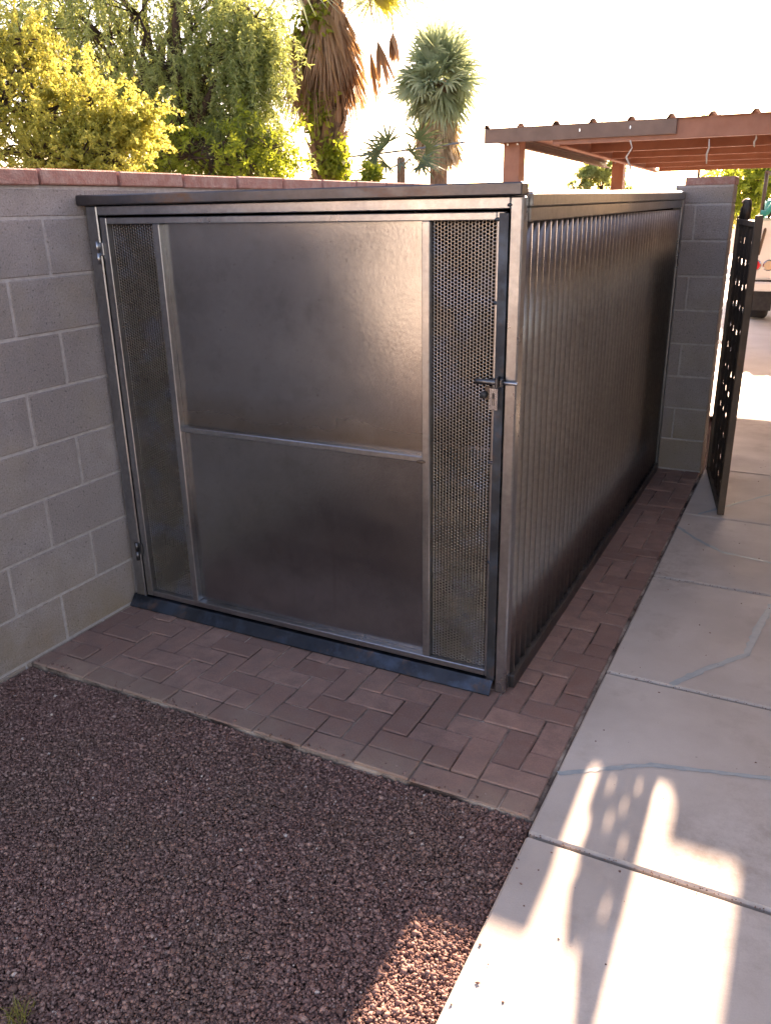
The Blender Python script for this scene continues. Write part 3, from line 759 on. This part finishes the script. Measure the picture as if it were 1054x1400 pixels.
pc = [cl(*slim(a)) for a in PEP] + [cl(*a) for a in [(338,85,8.4,.16),(346,150,8.4,.18),(350,25,8.4,.22),(366,60,8.4,.10),(362,185,8.4,.14)]]
fork = at(215, 215, 9.0); fork.z = max(fork.z, 1.9)
base = fork + Vector((-.5, .2, 0)); base.z = -.05
pt = broad_tree('pepper_tree', 'tall grey-green weeping tree with dark limbs behind the block wall', base, fork, pc, L_PEP, .052, .013, 36, .7, twigL=.46, r0=.17, twigs=44)
for pth, rad in (([(180,246,8.7),(205,232,8.7),(236,212,8.65),(262,200,8.6),(290,186,8.6)], (.11,.10,.085,.06,.03)),
                 ([(262,200,8.6),(282,140,8.5),(297,112,8.45),(312,104,8.4),(322,86,8.4),(318,66,8.4),(303,48,8.4)], (.045,.035,.03,.028,.022,.016,.008)),
                 ([(312,104,8.4),(336,120,8.4),(356,112,8.4),(372,100,8.4)], (.02,.014,.010,.005)),
                 ([(236,212,8.65),(240,150,8.7),(246,90,8.7),(240,30,8.7),(250,-30,8.7)], (.07,.055,.045,.035,.02))):
    tube('limb', [at(*q)-Vector(base) for q in pth], list(rad), BARK, pt, 8)
# lime sprays low on the right of the tree
ls = [cl(*a) for a in [(300,215,8.0,.34),(340,222,7.9,.28),(260,212,8.1,.30),(368,205,8.0,.20),(225,205,8.2,.25)]]
f2 = at(290, 236, 8.0); b2 = f2.copy(); b2.z = -.05
broad_tree('lime_shrub', 'low lime green shrub showing over the wall below the weeping tree', b2, f2, ls, L_LIME, .055, .018, 20, .35, twigL=.28, r0=.05, twigs=30, cat='shrub')
# golden shrub close behind the wall at far left
yc = [cl(*a) for a in [(15,70,6.4,.32),(50,45,6.5,.22),(75,85,6.6,.20),(-40,40,6.6,.5),(20,130,6.2,.36),(70,150,6.1,.30),(120,180,6.0,.26),(150,125,6.0,.15),(185,150,5.9,.12),(165,165,5.9,.16),(215,155,5.9,.06),
      (15,200,6.0,.36),(75,210,5.9,.30),(130,215,5.8,.26),(172,205,5.8,.18),(-40,150,6.2,.5),(105,125,6.2,.14),(40,95,6.4,.25),(150,230,5.9,.2),(195,190,5.9,.10)]]
yc = [(c + Vector((-.13, 0, -.03)), q*.85) for c, q in yc]
f3 = at(85, 238, 6.2); b3 = f3.copy(); b3.z = -.05
broad_tree('golden_shrub', 'golden yellow leafy shrub rising over the wall at far left', b3, f3, yc, L_YEL, .026, .015, 26, .05, twigL=.20, r0=.05, twigs=54, cat='shrub')

# fan palms -----------------------------------------------------------
def frond(mbV, mbF, mbT, base, d, L, petiole, nb, droop, spread, width, tone, dirn_up=None):
    """palmate leaf: blades radiating from the petiole tip; droop bends the blade tips down"""
    d = d.normalized(); side = d.cross(Vector((0,0,1)))
    if side.length < .05: side = Vector((1,0,0))
    side.normalize(); side = Matrix.Rotation(random.uniform(-.95, .95), 3, d) @ side; nrm = side.cross(d).normalized(); hub = base + d*petiole
    def quad(a, b, c, e, t):
        i = len(mbV); mbV.extend([a, b, c, e]); mbF.append((i, i+1, i+2, i+3)); mbT.append(t)
    quad(base+side*.012, base-side*.012, hub-side*.008, hub+side*.008, tone*.5)
    for k in range(nb):
        a = (k/(nb-1)-.5)*spread + random.uniform(-.04,.04)
        bd = (d*math.cos(a) + side*math.sin(a) + nrm*random.uniform(-.12,.12)).normalized(); bl = L*(1-.25*abs(a)/(spread/2))*random.uniform(.85,1.1)
        bs = bd.cross(nrm).normalized(); p = hub; pw = width*.25; dd = bd.copy(); t = min(1, max(0, tone+random.uniform(-.25,.25)))
        for s in range(3):
            nx = p + dd*bl/3; nw = (width, width*.7, width*.06)[s]
            quad(p+bs*pw/2, p-bs*pw/2, nx-bs*nw/2, nx+bs*nw/2, t); p = nx; pw = nw
            dd = (dd + Vector((0,0,-droop*(.35, .8, 1.2)[s]))).normalized()
def fan_palm(name, label, base, top, r, crown, dead, bladeL, nb=17, boots=True, seed=3, dead_mat=None, live_mat=None, w=.045, group='fan palms behind the walls', full=False, els=(1.35, -.65)):
    random.seed(seed)
    root = empty(name, base, label, 'palm', group); H = top.z - base[2]; B = Vector(base)
    ax = top - B
    mb = MB(); P = [ax*(k/10) for k in range(11)]; mb.tube(P, [r*(1.08-.02*k) for k in range(11)], 16); mb.build('trunk', PBARK, root)
    if boots:
        V = []; F = []; T = []
        n = int(H*70); lo = .12
        for k in range(n):
            z = lo + (1-lo)*k/n; a = k*2.39996; p = ax*z + Vector((math.cos(a), math.sin(a), 0))*r*.93
            o = Vector((math.cos(a), math.sin(a), 0)); s = Vector((-math.sin(a), math.cos(a), 0)); h = random.uniform(.16,.24); ww = random.uniform(.05,.075); ot = random.uniform(.05,.10)
            i = len(V); V += [p-s*ww, p+s*ww, p+o*ot+s*ww*.35+Vector((0,0,h)), p+o*ot-s*ww*.35+Vector((0,0,h)), p+o*(ot-.02)+Vector((0,0,h)), p-s*ww*.9+Vector((0,0,.06)), p+s*ww*.9+Vector((0,0,.06))]
            F += [(i,i+1,i+2,i+3), (i+3,i+2,i+6,i+5)]; T += [random.random()]*2
        o = mesh_obj('leaf_boots', V, F, PBOOT, root, attr=T); tag(o, kind='stuff')
    for nm, cnt, mt, fn in (('crown', crown, live_mat or L_PALM, 'live'), ('skirt', dead, dead_mat or L_DEAD, 'dead')):
        V = []; F = []; T = []
        for k in range(cnt):
            a = k*2.39996 + random.uniform(-.2,.2)
            if fn == 'live' and full:
                el = 1.45 - 2.55*(k/cnt)**.85 + random.uniform(-.15,.15); pet = random.uniform(.15,.9) + (.3 if el > 1 else 0); bl_, dr = bladeL*.62, (.20 if el > .9 else .48)
                d = Vector((math.cos(a)*math.cos(el), math.sin(a)*math.cos(el), math.sin(el)))
                frond(V, F, T, ax, d, bl_, pet, nb, dr, 2.9, w, random.uniform(.2,.95))
            elif fn == 'live':
                el = els[0] + (els[1]-els[0])*(k/cnt)**.9 + random.uniform(-.15,.15); d = Vector((math.cos(a)*math.cos(el), math.sin(a)*math.cos(el), math.sin(el)))
                frond(V, F, T, ax + Vector((0,0,.0)), d, bladeL, bladeL*random.uniform(.75,1.05), nb, .16+.22*(k/cnt), 3.3, w, random.uniform(.3,.9))
            else:
                t = random.random(); sp_ = .42 if full else .27; d = Vector((math.cos(a)*sp_, math.sin(a)*sp_, -1)); st = ax + Vector((math.cos(a)*r*.6, math.sin(a)*r*.6, (-.45 if full else -.1)-t*bladeL*.6))
                frond(V, F, T, st, d, bladeL*random.uniform(.8,1.15)*(.62 if full else 1), bladeL*(.22 if full else .35), nb, .10, .85, w*.8, random.uniform(.1,1))
        if V: mesh_obj(nm, V, F, mt, root, attr=T)
    return root
tb = at(449, 245, 11.2); tp = at(442, 10, 11.2)
base1 = Vector((tb.x, tb.y, -.05)); top1 = Vector((tp.x, tp.y, 4.35))
p1 = fan_palm('fan_palm', 'thick trunk palm with a brown skirt of dead leaves and criss-cross bark', base1, top1, .22, 26, 44, .95, nb=24, w=.034, seed=5)
random.seed(12)                                                         # broken fronds dangling beside the trunk
for u, v, L, mt in ((498,78,.75,0),(514,46,.55,0),(534,52,.40,0),(506,66,.6,0),(384,45,.75,0),(397,40,.7,0),(390,60,.7,0)):
    p = at(u, v, 11.0) - base1
    V = []; F = []; T = []
    frond(V, F, T, p + Vector((0,0,.5)), Vector((random.uniform(.05,.3),random.uniform(-.1,.1),-1)), L, .45, 11, .03, .60, .055, random.uniform(.4,1))
    mesh_obj('hanging_frond', V, F, L_DEAD, p1, attr=T)
V = []; F = []; T = []
frond(V, F, T, at(470,-18,11.0)-base1, (at(540,4,10.9)-at(470,-18,11.0)), .42, .33, 15, .20, 1.1, .06, .9)
mesh_obj('yellow_frond', V, F, L_YEL, p1, attr=T)
# yellow-green vine leaves on that trunk
C = []; D = []
vr = np.random.default_rng(4)
for u0, v0, s, n in ((455,215,14,340),(432,150,16,200),(428,20,14,120),(465,230,9,160),(410,62,16,150)):
    for _ in range(n):
        p = at(u0+vr.normal(0, s*.8), v0+vr.normal(0, s), 10.9+vr.normal(0, .07)); C.append(tuple(p)); D.append(vr.normal(0, 1, 3)+np.array([0,-.5,-.5]))
C = np.array(C); D = unit(np.array(D)); vn = len(C)
o = leaves('vine', C, D, .10*rng.uniform(.6,1.3,vn), .05*rng.uniform(.7,1.3,vn), L_LIME, None)
tag(o, 'yellow-green vine leaves clinging to the thick palm trunk', 'vine')
tp2 = at(600, 112, 26); b2_ = Vector((tp2.x, tp2.y, -.05))
fan_palm('fan_palm', 'distant fan palm with full green crown and straw skirt', b2_, Vector((tp2.x, tp2.y, tp2.z)), .26, 96, 54, 1.55, nb=17, boots=False, seed=9, dead_mat=L_TAN, w=.085, full=True)
tp3 = at(548, 216, 23); b3_ = Vector((tp3.x, tp3.y, -.05))
fan_palm('fan_palm', 'low young palm with stiff drooping leaves left of the distant palm', b3_, tp3, .12, 14, 0, .72, nb=11, boots=False, seed=21, w=.07, els=(.6, -.5), live_mat=L_DPALM)
# shrubs and trees seen past the carport
def small(name, label, u, v, d, R, mat, n=10, leaf=.12, cat='tree', group='trees far beyond the walls'):
    c0 = at(u, v, d); cs = [(c0 + Vector((random.uniform(-1,1)*R, random.uniform(-1,1)*R, random.uniform(-.6,.7)*R)), R*random.uniform(.4,.6)) for _ in range(n)]
    b = Vector((c0.x, c0.y, -.05)); f = Vector((c0.x, c0.y, max(.8, c0.z-.5*R)))
    broad_tree(name, label, b, f, cs, mat, leaf, leaf*.4, 14, .3, group, twigL=R*.35, r0=.06*R+.03, twigs=26, cat=cat)
random.seed(31)
small('far_tree', 'yellow-green tree behind the white truck at the right edge', 1085, 240, 19, .9, L_LIME, 14)
small('far_tree', 'green tree glimpsed under the carport by its rear post', 822, 245, 30, .6, L_PEP, 9)
small('far_tree', 'thin treetop peeking over the carport roof', 962, 168, 34, .45, L_PEP, 5)
small('far_tree', 'low green bush between the two palms beyond the wall', 480, 244, 20, .45, L_LIME, 5)
small('far_tree', 'hazy yellow bush past the end of the block wall', 1018, 262, 26, .8, L_YEL, 6)
for (ua, va, ub, vb, lab) in ((300, 212, 470, 203, 'lower overhead cable crossing behind the thick palm'), (350, 228, 440, 236, 'upper overhead service wire sagging behind the wall')):
    a, b = at(ua, va, 24), at(ub, vb, 24); d = b - a
    P = [a + d*t + Vector((0,0,-.25*math.sin(PI*(t+1)/3))) for t in np.linspace(-1, 2, 13)]
    tag(tube('overhead_cable', P, .028, CABLE, None, 6), lab, 'cable')
# dry grass at the wall foot, lower left corner of the picture
random.seed(3); V = []; F = []; T = []
g0 = Vector((1.205, -1.66, -.02))
for k in range(46):
    a = random.uniform(0, 2*PI); h = random.uniform(.02, .055); ln = random.uniform(.01, .045)
    b = g0 + Vector((random.gauss(0,.012), random.gauss(0,.012), 0)); o = Vector((math.cos(a), math.sin(a), 0)); s = Vector((-math.sin(a), math.cos(a), 0))*.0012
    i = len(V); mdp = b+o*ln*.4+Vector((0,0,h*.7)); V += [b-s, b+s, mdp+s*.8, mdp-s*.8, b+o*ln+Vector((0,0,h))]; F += [(i,i+1,i+2,i+3), (i+3,i+2,i+4)]; T += [random.random()]*2
tag(mesh_obj('grass_tuft', V, F, L_GRASS, attr=T), 'small dry grass tuft in the gravel at the lower left corner', 'grass')
